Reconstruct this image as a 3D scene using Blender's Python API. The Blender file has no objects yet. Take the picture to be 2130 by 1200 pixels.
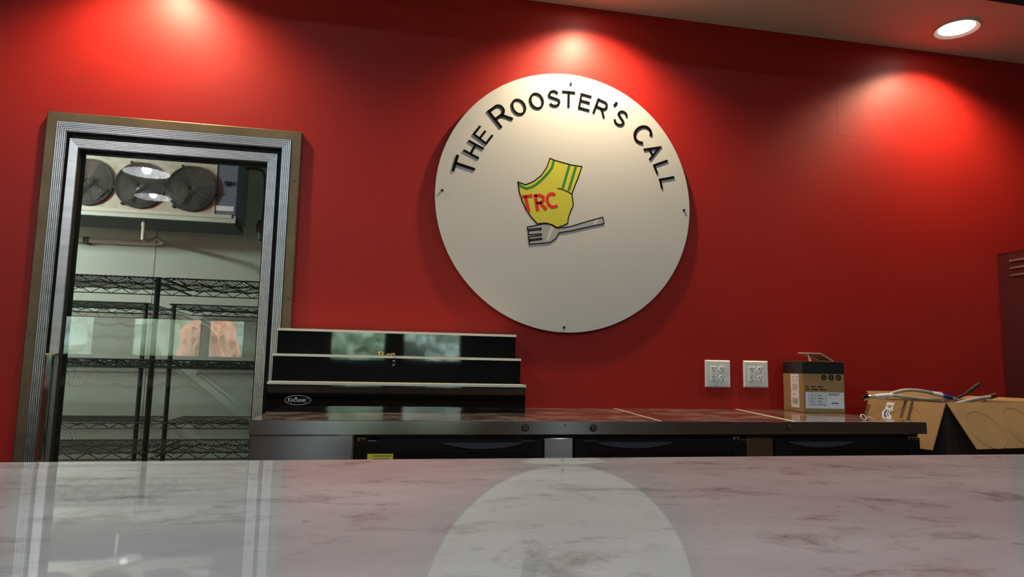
import bpy, bmesh, math, random
from mathutils import Vector, Matrix, noise
random.seed(7)
sc = bpy.context.scene
COL = sc.collection
PI = math.pi

# ------------------------------------------------------------------ camera
cam_d = bpy.data.cameras.new('camera'); cam = bpy.data.objects.new('camera', cam_d); COL.objects.link(cam)
cam_d.sensor_width = 36.0; cam_d.lens = 1423.556 / 2130 * 36.0
cam_d.clip_start = 0.02; cam_d.clip_end = 200
yaw, pitch, roll = 0.20148, 0.11620, 0.01876
F = Vector((math.sin(yaw) * math.cos(pitch), math.cos(yaw) * math.cos(pitch), math.sin(pitch)))
R = Vector((math.cos(yaw), -math.sin(yaw), 0)); U = R.cross(F)
R2 = math.cos(roll) * R + math.sin(roll) * U; U2 = -math.sin(roll) * R + math.cos(roll) * U
cam.matrix_world = Matrix(((R2.x, U2.x, -F.x, 0), (R2.y, U2.y, -F.y, -2.985), (R2.z, U2.z, -F.z, 1.081), (0, 0, 0, 1)))
sc.camera = cam

# ------------------------------------------------------------------ world and view
SKY = 52.0         # overcast daylight outside the front windows
SPOT = 62.0        # recessed downlights over the back bar
HIGH = 135.0       # lamps under the high dark ceiling, far row added as cool fill
PEND = 24.0        # pendant lamps in the dining room
COOLER = 54.0      # lamp inside the walk-in cooler
w = bpy.data.worlds.new('sky'); sc.world = w; w.use_nodes = True
bg = w.node_tree.nodes['Background']; bg.inputs[0].default_value = (0.80, 0.90, 1.0, 1); bg.inputs[1].default_value = SKY
sc.view_settings.view_transform = 'Standard'; sc.view_settings.look = 'None'
sc.view_settings.exposure = 0.27; sc.view_settings.gamma = 1.0; sc.view_settings.use_curve_mapping = False
try:
    sc.cycles.use_denoising = True
    sc.cycles.max_bounces = 8; sc.cycles.transparent_max_bounces = 16
    sc.cycles.sample_clamp_indirect = 6.0
    sc.cycles.caustics_reflective = False; sc.cycles.caustics_refractive = False
except Exception:
    pass

# ------------------------------------------------------------------ materials
def s2l(c): return tuple(((v / 255.0) / 12.92 if v / 255.0 <= 0.04045 else ((v / 255.0 + 0.055) / 1.055) ** 2.4) for v in c)
MATS = {}
def mat(name, col, rough=0.5, metal=0.0, spec=0.5, coat=0.0, emit=None, estr=0.0, bump=None, vary=None, aniso=0.0, trans=0.0):
    """bump = (noise scale, strength); vary = (second colour, noise scale xyz, low, high)"""
    if name in MATS: return MATS[name]
    m = bpy.data.materials.new(name); m.use_nodes = True; nt = m.node_tree; b = nt.nodes['Principled BSDF']
    b.inputs['Base Color'].default_value = (*col, 1); b.inputs['Roughness'].default_value = rough
    b.inputs['Metallic'].default_value = metal; b.inputs['Specular IOR Level'].default_value = spec
    b.inputs['Coat Weight'].default_value = coat; b.inputs['Coat Roughness'].default_value = 0.02
    b.inputs['Anisotropic'].default_value = aniso
    if emit: b.inputs['Emission Color'].default_value = (*emit, 1); b.inputs['Emission Strength'].default_value = estr
    tc = nt.nodes.new('ShaderNodeTexCoord')
    if bump:
        n = nt.nodes.new('ShaderNodeTexNoise'); n.inputs['Scale'].default_value = bump[0]; n.inputs['Detail'].default_value = 4
        nt.links.new(tc.outputs['Object'], n.inputs['Vector'])
        bn = nt.nodes.new('ShaderNodeBump'); bn.inputs['Strength'].default_value = bump[1]; bn.inputs['Distance'].default_value = 0.002
        nt.links.new(n.outputs['Fac'], bn.inputs['Height']); nt.links.new(bn.outputs['Normal'], b.inputs['Normal'])
    if vary:
        c2, scl, lo, hi = vary
        mp = nt.nodes.new('ShaderNodeMapping'); mp.inputs['Scale'].default_value = scl
        nt.links.new(tc.outputs['Object'], mp.inputs['Vector'])
        n = nt.nodes.new('ShaderNodeTexNoise'); n.inputs['Scale'].default_value = 1.0; n.inputs['Detail'].default_value = 6; n.inputs['Roughness'].default_value = 0.6
        nt.links.new(mp.outputs['Vector'], n.inputs['Vector'])
        r = nt.nodes.new('ShaderNodeValToRGB'); r.color_ramp.elements[0].position = lo; r.color_ramp.elements[1].position = hi
        r.color_ramp.elements[0].color = (*col, 1); r.color_ramp.elements[1].color = (*c2, 1)
        nt.links.new(n.outputs['Fac'], r.inputs['Fac']); nt.links.new(r.outputs['Color'], b.inputs['Base Color'])
    MATS[name] = m; return m

def glass_mat(name, tint, f0=0.08):
    m = bpy.data.materials.new(name); m.use_nodes = True; nt = m.node_tree; nt.nodes.clear()
    o = nt.nodes.new('ShaderNodeOutputMaterial'); mix = nt.nodes.new('ShaderNodeMixShader')
    t = nt.nodes.new('ShaderNodeBsdfTransparent'); t.inputs[0].default_value = (*tint, 1)
    g = nt.nodes.new('ShaderNodeBsdfGlossy'); g.inputs['Roughness'].default_value = 0.0
    fr = nt.nodes.new('ShaderNodeFresnel'); fr.inputs['IOR'].default_value = 1.0 + 2 * math.sqrt(f0) / (1 - math.sqrt(f0))
    nt.links.new(fr.outputs[0], mix.inputs[0]); nt.links.new(t.outputs[0], mix.inputs[1]); nt.links.new(g.outputs[0], mix.inputs[2])
    nt.links.new(mix.outputs[0], o.inputs[0]); return m

M_RED = mat('red paint', (0.39, 0.016, 0.011), 0.45, spec=0.28, bump=(60, 0.10), vary=((0.36, 0.014, 0.010), (1.5, 1.5, 1.5), 0.4, 0.7))
M_SOFFIT = mat('soffit paint', (0.64, 0.60, 0.50), 0.7, bump=(80, 0.08))
M_DARKCEIL = mat('black ceiling paint', (0.015, 0.014, 0.014), 0.9)
M_ROOM = mat('grey wall paint', (0.10, 0.095, 0.09), 0.8)
M_FLOOR = mat('floor tile', (0.26, 0.235, 0.21), 0.4, vary=((0.36, 0.33, 0.30), (3, 3, 3), 0.4, 0.7))
M_BRONZE = mat('bronze trim', (0.20, 0.145, 0.085), 0.42, metal=0.75, vary=((0.13, 0.095, 0.055), (6, 6, 6), 0.35, 0.7))
M_ALU = mat('brushed aluminium', (0.62, 0.62, 0.64), 0.32, metal=1.0, vary=((0.50, 0.50, 0.52), (4, 40, 40), 0.4, 0.7))
M_CHROME = mat('chrome', (0.75, 0.74, 0.72), 0.08, metal=1.0)
M_BLACK = mat('black rubber', (0.006, 0.006, 0.006), 0.6)
M_BLACKGLOSS = mat('black acrylic', (0.004, 0.004, 0.004), 0.03, spec=0.6)
M_BLACKDOOR = mat('black door enamel', (0.006, 0.006, 0.007), 0.25)
M_HANDLE = mat('grey blue plastic', (0.035, 0.04, 0.055), 0.4)
M_CREAM = mat('cream acrylic edge', (0.95, 0.90, 0.76), 0.35)
M_SS = mat('brushed stainless', (0.42, 0.395, 0.37), 0.22, metal=1.0, vary=((0.34, 0.325, 0.31), (1.2, 60, 60), 0.35, 0.7))
M_SSTOP = mat('worn stainless top', (0.46, 0.43, 0.41), 0.12, metal=1.0, vary=((0.62, 0.52, 0.46), (3, 14, 3), 0.50, 0.72))
M_SIGN = mat('white sign board', (0.66, 0.655, 0.635), 0.45)
M_LETTER = mat('black letter', (0.004, 0.003, 0.003), 0.85, spec=0.08)
M_RUST = mat('bronze letter face', (0.010, 0.006, 0.005), 0.4)
M_YG = mat('yellow green print', s2l((214, 208, 62)), 0.5)
M_GREEN = mat('green print', s2l((40, 132, 52)), 0.5)
M_TRED = mat('red print', s2l((222, 28, 34)), 0.5)
M_GREY = mat('grey print', s2l((176, 174, 174)), 0.5)
M_LGREY = mat('light grey print', s2l((212, 210, 208)), 0.5)
M_PLATE = mat('white plastic', (0.84, 0.86, 0.86), 0.3)
M_PLATE2 = mat('white receptacle', (0.92, 0.93, 0.92), 0.3)
M_SLOT = mat('dark slot', (0.02, 0.02, 0.02), 0.6)
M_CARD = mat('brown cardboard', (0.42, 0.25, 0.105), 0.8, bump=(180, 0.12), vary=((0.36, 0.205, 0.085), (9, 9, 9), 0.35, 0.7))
M_CARDIN = mat('shade dark cardboard', (0.045, 0.032, 0.026), 0.75)  # shade below the carton flaps put into the colour; sign edge shares it
M_KRAFT = mat('grey brown carton', (0.42, 0.245, 0.10), 0.7, vary=((0.36, 0.21, 0.085), (12, 12, 12), 0.4, 0.7))
M_TAPE = mat('black carton band', (0.012, 0.011, 0.011), 0.4)
M_PAPER = mat('white paper label', (0.90, 0.92, 0.96), 0.6)
M_INK = mat('label ink', (0.05, 0.05, 0.06), 0.6)
M_BLUE = mat('blue ink', s2l((28, 58, 160)), 0.5)
M_HOSE = mat('braided hose', (0.52, 0.48, 0.42), 0.45, metal=0.4, bump=(900, 0.5))
M_BRASS = mat('brass', (0.72, 0.52, 0.20), 0.25, metal=1.0)
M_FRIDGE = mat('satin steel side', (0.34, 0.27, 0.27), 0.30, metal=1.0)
M_COOLWALL = mat('cooler wall panel', (0.60, 0.69, 0.64), 0.55, vary=((0.52, 0.60, 0.555), (2, 2, 2), 0.4, 0.75))
M_EVAP = mat('evaporator casing', (0.56, 0.57, 0.50), 0.5, vary=((0.40, 0.38, 0.31), (20, 20, 20), 0.45, 0.7))
M_EVAPD = mat('evaporator dark and shade', (0.05, 0.06, 0.055), 0.6)
M_BLUEPANEL = mat('blue grey end panel', (0.16, 0.19, 0.27), 0.5)
M_WIRE = mat('dark green wire', (0.035, 0.045, 0.038), 0.35, metal=0.3)
M_GUARD = mat('fan guard wire', (0.42, 0.44, 0.43), 0.3, metal=0.9)
M_FANBACK = mat('fan shroud grey', (0.10, 0.11, 0.11), 0.45)
M_PIPE = mat('white pipe', (0.62, 0.62, 0.54), 0.5)
M_GLASS = glass_mat('door glass', (0.68, 0.81, 0.76), 0.10)
M_PANE = glass_mat('window glass', (0.95, 0.97, 0.97), 0.05)
M_SHADE = mat('white enamel shade', (0.75, 0.80, 0.86), 0.35)
M_LEAF = mat('green foliage', (0.10, 0.16, 0.08), 0.7, vary=((0.34, 0.42, 0.30), (5, 5, 5), 0.4, 0.65))
M_LEAF2 = mat('grey green foliage', (0.14, 0.19, 0.14), 0.7, vary=((0.42, 0.48, 0.42), (6, 6, 6), 0.4, 0.65))
M_ORANGE = mat('orange foliage', (0.30, 0.10, 0.04), 0.7, vary=((0.80, 0.36, 0.20), (6, 6, 6), 0.35, 0.6))
M_BARK = mat('bark', (0.08, 0.06, 0.04), 0.9)
M_GRASS = mat('outdoor ground', (0.16, 0.18, 0.13), 0.9)
M_WOOD = mat('grey counter base', (0.11, 0.10, 0.092), 0.5)

def brushed(m, amount, turn):
    nt = m.node_tree; b = nt.nodes['Principled BSDF']
    tg = nt.nodes.new('ShaderNodeTangent'); tg.direction_type = 'RADIAL'; tg.axis = 'Z'
    nt.links.new(tg.outputs[0], b.inputs['Tangent']); b.inputs['Anisotropic'].default_value = amount; b.inputs['Anisotropic Rotation'].default_value = turn
brushed(M_SS, 0.96, 0.25)
def dusty_top():
    m = M_SSTOP; nt = m.node_tree; b = nt.nodes['Principled BSDF']; L = nt.links.new
    d = nt.nodes.new('ShaderNodeBsdfDiffuse'); d.inputs[0].default_value = (0.42, 0.33, 0.29, 1)
    tc = nt.nodes.new('ShaderNodeTexCoord'); mp = nt.nodes.new('ShaderNodeMapping'); mp.inputs['Scale'].default_value = (5, 5, 5); L(tc.outputs['Object'], mp.inputs[0])
    n = nt.nodes.new('ShaderNodeTexNoise'); n.inputs['Scale'].default_value = 1.6; n.inputs['Detail'].default_value = 9; n.inputs['Roughness'].default_value = 0.72; L(mp.outputs[0], n.inputs['Vector'])
    r = nt.nodes.new('ShaderNodeValToRGB'); r.color_ramp.elements[0].position = 0.46; r.color_ramp.elements[1].position = 0.72
    r.color_ramp.elements[0].color = (0.06, 0.06, 0.06, 1); r.color_ramp.elements[1].color = (0.45, 0.45, 0.45, 1); L(n.outputs['Fac'], r.inputs[0])
    mx = nt.nodes.new('ShaderNodeMixShader'); out = nt.nodes['Material Output']
    L(r.outputs[0], mx.inputs[0]); L(b.outputs[0], mx.inputs[1]); L(d.outputs[0], mx.inputs[2]); L(mx.outputs[0], out.inputs[0])
dusty_top()
def marble():
    m = bpy.data.materials.new('glossy white marble'); m.use_nodes = True; nt = m.node_tree; b = nt.nodes['Principled BSDF']
    L = nt.links.new
    tc = nt.nodes.new('ShaderNodeTexCoord')
    def nz(scale, detail, rough, dist=0.0):
        mp = nt.nodes.new('ShaderNodeMapping'); mp.inputs['Scale'].default_value = scale
        L(tc.outputs['Object'], mp.inputs['Vector'])
        n = nt.nodes.new('ShaderNodeTexNoise'); n.inputs['Scale'].default_value = 1; n.inputs['Detail'].default_value = detail
        n.inputs['Roughness'].default_value = rough; n.inputs['Distortion'].default_value = dist
        L(mp.outputs['Vector'], n.inputs['Vector']); return n
    def ramp(n, pts):
        r = nt.nodes.new('ShaderNodeValToRGB'); e = r.color_ramp.elements
        e[0].position, e[0].color = pts[0][0], (*pts[0][1], 1); e[1].position, e[1].color = pts[-1][0], (*pts[-1][1], 1)
        for p, c in pts[1:-1]:
            q = e.new(p); q.color = (*c, 1)
        L(n.outputs['Fac'], r.inputs['Fac']); return r
    base = ramp(nz((2.6, 4, 1), 5, 0.6), [(0.30, (0.80, 0.81, 0.82)), (0.72, (0.52, 0.52, 0.53))])
    vein = ramp(nz((9, 13, 1), 9, 0.72, 0.35), [(0.0, (1, 1, 1)), (0.53, (1, 1, 1)), (0.66, (0.58, 0.55, 0.545)), (1.0, (0.35, 0.31, 0.3))])
    spot = ramp(nz((22, 34, 1), 4, 0.6), [(0.0, (1, 1, 1)), (0.66, (1, 1, 1)), (0.76, (0.40, 0.36, 0.35))])
    def mul(a, c, f=1.0):
        x = nt.nodes.new('ShaderNodeMix'); x.data_type = 'RGBA'; x.blend_type = 'MULTIPLY'; x.inputs[0].default_value = f
        L(a, x.inputs[6]); L(c, x.inputs[7]); return x.outputs[2]
    c = mul(mul(base.outputs['Color'], vein.outputs['Color']), spot.outputs['Color'], 0.8)
    L(c, b.inputs['Base Color']); b.inputs['Roughness'].default_value = 0.03; b.inputs['IOR'].default_value = 1.55
    return m
M_MARBLE = marble()

# ------------------------------------------------------------------ mesh helpers (world coordinates)
class MB:
    def __init__(s): s.v = []; s.f = []
    def add(s, vs, fs):
        o = len(s.v); s.v += [tuple(p) for p in vs]; s.f += [tuple(i + o for i in f) for f in fs]; return s
    def box(s, x0, x1, y0, y1, z0, z1):
        return s.add([(x0, y0, z0), (x1, y0, z0), (x1, y1, z0), (x0, y1, z0), (x0, y0, z1), (x1, y0, z1), (x1, y1, z1), (x0, y1, z1)],
                     [(0, 3, 2, 1), (4, 5, 6, 7), (0, 1, 5, 4), (1, 2, 6, 5), (2, 3, 7, 6), (3, 0, 4, 7)])
    def obox(s, o, a, b, c):
        """parallelepiped from corner o with edge vectors a, b, c"""
        o, a, b, c = map(Vector, (o, a, b, c)); P = [o, o + a, o + a + b, o + b]; P += [p + c for p in P]
        fs = [(0, 3, 2, 1), (4, 5, 6, 7), (0, 1, 5, 4), (1, 2, 6, 5), (2, 3, 7, 6), (3, 0, 4, 7)]
        if a.cross(b).dot(c) < 0: fs = [f[::-1] for f in fs]
        return s.add(P, fs)
    def prism(s, pts, ext):
        """planar 3D polygon extruded by vector ext"""
        n = len(pts); ext = Vector(ext); P = [Vector(p) for p in pts]; Q = [p + ext for p in P]
        fs = [tuple(range(n))[::-1], tuple(range(n, 2 * n))] + [(i, (i + 1) % n, n + (i + 1) % n, n + i) for i in range(n)]
        return s.add(P + Q, fs)
    def tube(s, pts, r, seg=8, cap=True, closed=False):
        P = [Vector(p) for p in pts]; n = len(P); rs = r if isinstance(r, (list, tuple)) else [r] * n
        rings = []; prev = None
        for i, p in enumerate(P):
            if closed: t = (P[(i + 1) % n] - P[i - 1]).normalized()
            else: t = (P[min(i + 1, n - 1)] - P[max(i - 1, 0)]).normalized()
            if prev is None:
                a = Vector((0, 0, 1)) if abs(t.z) < 0.9 else Vector((1, 0, 0)); u = t.cross(a).normalized()
            else: u = (prev - t * prev.dot(t)).normalized()
            prev = u; q = t.cross(u)
            rings.append([p + (u * math.cos(2 * PI * k / seg) + q * math.sin(2 * PI * k / seg)) * rs[i] for k in range(seg)])
        vs = [p for g in rings for p in g]; fs = []
        for i in range(n if closed else n - 1):
            j = (i + 1) % n
            for k in range(seg):
                l = (k + 1) % seg; fs.append((i * seg + k, i * seg + l, j * seg + l, j * seg + k))
        if cap and not closed: fs += [tuple(range(seg))[::-1], tuple(range((n - 1) * seg, n * seg))]
        return s.add(vs, fs)
    def disc(s, c, axis, r, h, seg=48):
        """closed cylinder from c along axis for length h"""
        a = Vector(axis).normalized(); return s.tube([Vector(c), Vector(c) + a * h], r, seg)
    def lathe(s, c, axis, prof, seg=40):
        """prof: list of (radius, distance along axis)"""
        a = Vector(axis).normalized(); h = Vector((0, 0, 1)) if abs(a.z) < 0.9 else Vector((1, 0, 0)); u = a.cross(h).normalized(); q = a.cross(u); c = Vector(c)
        vs = [c + a * d + (u * math.cos(2 * PI * k / seg) + q * math.sin(2 * PI * k / seg)) * r for r, d in prof for k in range(seg)]
        fs = [(i * seg + k, i * seg + (k + 1) % seg, (i + 1) * seg + (k + 1) % seg, (i + 1) * seg + k) for i in range(len(prof) - 1) for k in range(seg)]
        return s.add(vs, fs)

def wloc(o):
    v = Vector((0, 0, 0))
    while o: v += o.location; o = o.parent
    return v
def part(name, mb, m, parent=None, label=None, smooth=False, bevel=0.0, kind=None):
    off = wloc(parent) if parent else Vector((0, 0, 0))
    me = bpy.data.meshes.new(name); me.from_pydata([tuple(Vector(p) - off) for p in mb.v], [], mb.f); me.materials.append(m)
    bm = bmesh.new(); bm.from_mesh(me); bmesh.ops.recalc_face_normals(bm, faces=bm.faces); bm.to_mesh(me); bm.free(); me.update()
    o = bpy.data.objects.new(name, me); COL.objects.link(o)
    if parent: o.parent = parent
    if smooth:
        for p in me.polygons: p.use_smooth = True
        try: me.set_sharp_from_angle(angle=math.radians(35))
        except Exception: pass
    if bevel:
        b = o.modifiers.new('bevel', 'BEVEL'); b.width = bevel; b.segments = 2; b.limit_method = 'ANGLE'
    if label: o['label'] = label
    if kind: o['kind'] = kind
    return o
def thing(name, label, cat, loc, group=None):
    o = bpy.data.objects.new(name, None); COL.objects.link(o); o.location = loc; o.empty_display_size = 0.1
    o['label'] = label; o['category'] = cat
    if group: o['group'] = group
    return o
def struct(name, mb, m, label=None, **k):
    o = part(name, mb, m, **k); o['kind'] = 'structure'
    if label: o['label'] = label
    return o
def sroot(name, loc, label):
    o = bpy.data.objects.new(name, None); COL.objects.link(o); o.location = loc; o['kind'] = 'structure'; o['label'] = label; return o
def smoothpath(pts, n=8):
    """Catmull-Rom through 3D points"""
    P = [Vector(p) for p in pts]; P = [P[0] * 2 - P[1]] + P + [P[-1] * 2 - P[-2]]; out = []
    for i in range(1, len(P) - 2):
        a, b, c, d = P[i - 1], P[i], P[i + 1], P[i + 2]
        for k in range(n):
            t = k / n; out.append(0.5 * ((2 * b) + (c - a) * t + (2 * a - 5 * b + 4 * c - d) * t * t + (3 * b - a - 3 * c + d) * t ** 3))
    out.append(P[-2]); return out

# flat ribbons in a plane: 2D path -> outline pairs
def ribbon2d(pts, t, closed=False):
    P = [Vector((p[0], p[1])) for p in pts]; n = len(P); Ls = []; Rs = []
    for i in range(n):
        if closed: a, b = P[i - 1], P[(i + 1) % n]
        else: a, b = P[max(i - 1, 0)], P[min(i + 1, n - 1)]
        d0 = (P[i] - a); d1 = (b - P[i])
        if d0.length < 1e-9: d0 = d1
        if d1.length < 1e-9: d1 = d0
        d0 = d0.normalized(); d1 = d1.normalized(); tn = d0 + d1
        tn = tn.normalized() if tn.length > 1e-6 else d0
        nn = Vector((-tn.y, tn.x)); k = max(0.35, nn.dot(Vector((-d0.y, d0.x))))
        Ls.append(P[i] + nn * (t / 2 / k)); Rs.append(P[i] - nn * (t / 2 / k))
    return Ls, Rs
class Plane:
    """2D -> 3D with origin o, axes ex, ey and outward normal n"""
    def __init__(s, o, ex, ey, n): s.o, s.ex, s.ey, s.n = Vector(o), Vector(ex), Vector(ey), Vector(n).normalized()
    def p(s, x, y, h=0.0): return s.o + s.ex * x + s.ey * y + s.n * h
    def ribbon(s, mb, pts, t, h0, h1, closed=False):
        Ls, Rs = ribbon2d(pts, t, closed); n = len(Ls); vs = []
        for l, r in zip(Ls, Rs): vs += [s.p(l.x, l.y, h0), s.p(r.x, r.y, h0), s.p(r.x, r.y, h1), s.p(l.x, l.y, h1)]
        fs = []
        for i in range(n if closed else n - 1):
            a, b = 4 * i, 4 * ((i + 1) % n)
            for k in range(4): fs.append((a + k, a + (k + 1) % 4, b + (k + 1) % 4, b + k))
        if not closed: fs += [(0, 1, 2, 3), tuple(4 * (n - 1) + k for k in (3, 2, 1, 0))]
        mb.add(vs, fs)
    def poly(s, mb, pts, h0, h1): mb.prism([s.p(x, y, h0) for x, y in pts], s.n * (h1 - h0))
    def rect(s, mb, x0, x1, y0, y1, h0, h1): s.poly(mb, [(x0, y0), (x1, y0), (x1, y1), (x0, y1)], h0, h1)

def arc(cx, cy, rx, ry, a0, a1, n=16): return [(cx + rx * math.cos(math.radians(a0 + (a1 - a0) * i / n)), cy + ry * math.sin(math.radians(a0 + (a1 - a0) * i / n))) for i in range(n + 1)]
def glyph(ch):
    """strokes (path, closed) in a unit-cap-height box, width"""
    h = 0.0625
    if ch == 'T': return [([(0, 1 - h), (.80, 1 - h)], 0), ([(.40, 1), (.40, 0)], 0)], .80
    if ch == 'H': return [([(h, 0), (h, 1)], 0), ([(.71, 0), (.71, 1)], 0), ([(h, .53), (.71, .53)], 0)], .77
    if ch == 'E': return [([(h, 0), (h, 1)], 0), ([(h, 1 - h), (.70, 1 - h)], 0), ([(h, .53), (.66, .53)], 0), ([(h, h), (.72, h)], 0)], .72
    if ch == 'R': return [([(h, 0), (h, 1)], 0), ([(h, 1 - h), (.46, 1 - h)] + arc(.48, .705, .22, .2325, 88, -88, 12) + [(.46, .4725), (h, .4725)], 0), ([(.40, .47), (.52, .36), (.76, 0)], 0)], .78
    if ch == 'O': return [(arc(.43, .5, .37, .45, 0, 360, 36)[:-1], 1)], .86
    if ch == 'C': return [(arc(.43, .5, .37, .45, 38, 322, 28), 0)], .80
    if ch == 'A': return [([(.04, 0), (.385, .97), (.73, 0)], 0), ([(.16, .33), (.61, .33)], 0)], .77
    if ch == 'L': return [([(h, 0), (h, 1)], 0), ([(h, h), (.60, h)], 0)], .60
    if ch == 'S': return [(arc(.36, .70, .26, .245, 20, 200, 12) + [(.22, .57), (.36, .51), (.52, .45)] + arc(.36, .30, .285, .245, 20, -160, 12), 0)], .72
    if ch == 'K': return [([(h, 0), (h, 1)], 0), ([(.66, 1), (h, .42)], 0), ([(.25, .58), (.70, 0)], 0)], .72
    if ch == 'W': return [([(0, 1), (.24, .02), (.48, .95), (.72, .02), (.96, 1)], 0)], .96
    if ch == 'N': return [([(h, 0), (h, 1)], 0), ([(h, 1), (.66, 0)], 0), ([(.66, 0), (.66, 1)], 0)], .72
    if ch == "'": return [([(.07, 1), (.07, .86), (.02, .74)], 0)], .14
def draw_glyph(mb, pl, ch, ox, oy, H, t, h0, h1):
    st, wd = glyph(ch)
    for pts, cl in st:
        pl.ribbon(mb, [(ox + x * H, oy + y * H) for x, y in pts], t * H, h0, h1, bool(cl))
    return wd * H

# ================================================================== the setting
# back wall (red) with the opening of the walk-in cooler door
OX0, OX1, OZ = -1.245, -0.395, 2.0
mb = MB(); T = 0.12; ZT = 4.3
mb.box(-7, OX0, 0, T, 0, ZT).box(OX1, 6.5, 0, T, 0, ZT).box(OX0, OX1, 0, T, OZ, ZT)
struct('wall_back', mb, M_RED, 'deep red painted back wall')
struct('wall_left', MB().box(-7.12, -7, -11.12, T, 0, ZT), M_ROOM, 'grey side wall on the left of the dining room')
struct('wall_right', MB().box(6.5, 6.62, -11.12, T, 0, ZT), M_ROOM, 'grey side wall on the right of the dining room')
struct('floor', MB().box(-7.2, 6.7, -11.2, 2.1, -0.1, 0), M_FLOOR, 'brown tiled floor')
struct('ceiling', MB().box(-7, 6.5, -0.503, 0, 2.812, ZT), M_SOFFIT, 'beige soffit above the back bar')
struct('ceiling.001', MB().box(-7.12, 6.62, -11.12, T, ZT, ZT + 0.1), M_DARKCEIL, 'black high ceiling beyond the soffit')
struct('trim_3', MB().box(-7, 6.5, -0.515, -0.5032, 2.806, ZT), M_DARKCEIL, 'black fascia board along the soffit edge')
# faint patched rectangle in the paint
pm = MB(); pw = Plane((2.30, 0, 2.30), (1, 0, 0), (0, 0, 1), (0, -1, 0))
pw.ribbon(pm, [(0, 0.22), (0, 0), (0.16, 0)], 0.006, -0.001, 0.0003)
o = part('paint_ridge', pm, M_RED, bpy.data.objects['wall_back'])

# front wall of the dining room with its windows (seen as reflections)
WIN = [(-5.62, -5.02), (-4.40, -3.16), (-3.06, -2.38), (-0.77, 0.30), (0.62, 1.78)]
WZ0, WZ1, FY = 1.16, 1.92, -11.0
mb = MB(); xs = -7.0
for a, b in WIN:
    mb.box(xs, a, FY - 0.12, FY, 0, ZT); mb.box(a, b, FY - 0.12, FY, 0, WZ0); mb.box(a, b, FY - 0.12, FY, WZ1, ZT); xs = b
mb.box(xs, 6.5, FY - 0.12, FY, 0, ZT)
struct('wall_front', mb, M_ROOM, 'dark front wall of the dining room with windows')
for i, (a, b) in enumerate(WIN):
    r = sroot('window_%d' % (i + 1), ((a + b) / 2, FY - 0.06, WZ0), 'dark framed window onto the trees')
    f = MB(); g = 0.035
    f.box(a, a + g, FY - 0.09, FY - 0.03, WZ0, WZ1).box(b - g, b, FY - 0.09, FY - 0.03, WZ0, WZ1).box(a + g, b - g, FY - 0.09, FY - 0.03, WZ0, WZ0 + g).box(a + g, b - g, FY - 0.09, FY - 0.03, WZ1 - g, WZ1)
    part('window_frame', f, M_BLACKDOOR, r)
    part('pane', MB().box(a + g, b - g, FY - 0.063, FY - 0.057, WZ0 + g, WZ1 - g), M_PANE, r)
struct('outside_ground', MB().box(-30, 30, -40, -11.3, -0.3, -0.05), M_GRASS, 'grass outside the windows')

# walk-in cooler room behind the glass door
CX0, CX1, CY1, CZ = -2.6, 0.5, 1.85, 2.42
struct('wall_cooler_back', MB().box(CX0, CX1, CY1, CY1 + 0.08, 0, CZ), M_COOLWALL, 'pale green back wall inside the walk-in cooler')
struct('wall_cooler_left', MB().box(CX0 - 0.08, CX0, T, CY1 + 0.08, 0, CZ), M_COOLWALL, 'pale left wall inside the walk-in cooler')
struct('wall_cooler_right', MB().box(CX1, CX1 + 0.08, T, CY1 + 0.08, 0, CZ), M_COOLWALL, 'pale right wall inside the walk-in cooler')
struct('ceiling.002', MB().box(CX0 - 0.08, CX1 + 0.08, T, CY1 + 0.08, CZ, CZ + 0.08), M_COOLWALL, 'pale ceiling inside the walk-in cooler')
for x in (-1.42, -0.25):
    struct('trim_%d' % (1 if x < -1 else 2), MB().box(x - 0.006, x + 0.006, CY1 - 0.004, CY1, 0, CZ), M_COOLWALL, 'thin panel joint on the cooler wall')

# ---- door_1: the glass door of the walk-in cooler
def side_piece(side, x0, x1, zt, zb, prof):
    """sweep a cross section (inward distance d, y) along one side of an inverted-U frame with mitred corners"""
    n = len(prof); vs = []
    if side == 'left': A = [(x0 + d, y, zb) for d, y in prof]; B = [(x0 + d, y, zt - d) for d, y in prof]
    elif side == 'right': A = [(x1 - d, y, zt - d) for d, y in prof]; B = [(x1 - d, y, zb) for d, y in prof]
    else: A = [(x0 + d, y, zt - d) for d, y in prof]; B = [(x1 - d, y, zt - d) for d, y in prof]
    vs = A + B
    fs = [(i, (i + 1) % n, n + (i + 1) % n, n + i) for i in range(n)] + [tuple(range(n)), tuple(range(n, 2 * n))[::-1]]
    return MB().add(vs, fs)
def ribs(w0, yf, yb, k, dep=0.007):
    pr = [(0, yb)]; s = w0 / k
    for i in range(k): pr += [(i * s + 0.0005, yf), (i * s + s * 0.62, yf), (i * s + s * 0.70, yf + dep), (i * s + s * 0.95, yf + dep)]
    pr += [(w0, yf + dep), (w0, yb)]; return pr
door = sroot('door_1', (-0.82, 0, 0), 'walk-in cooler glass door in a ribbed aluminium frame with bronze trim')
DX0, DX1, DZ = -1.306, -0.327, 2.071
for s in ('left', 'top', 'right'):
    part('casing', side_piece(s, DX0, DX1, DZ, 0.0, [(0, 0.0), (0, -0.020), (0.003, -0.022), (0.038, -0.022), (0.0395, -0.018), (0.0395, 0.0)]), M_BRONZE, door, 'brown bronze outer trim')
    part('ribbed_frame', side_piece(s, DX0 + 0.0405, DX1 - 0.0405, DZ - 0.0405, 0.0, ribs(0.036, -0.026, 0.03, 5)), M_ALU, door, 'ribbed aluminium frame')
GX0, GX1, GZ = DX0 + 0.078, DX1 - 0.078, DZ - 0.078
part('gap_seal', side_piece('left', GX0, GX1, GZ, 0.0, [(0, 0.045), (0, 0.02), (0.03, 0.02), (0.03, 0.045)]), M_BLACK, door)
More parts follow.
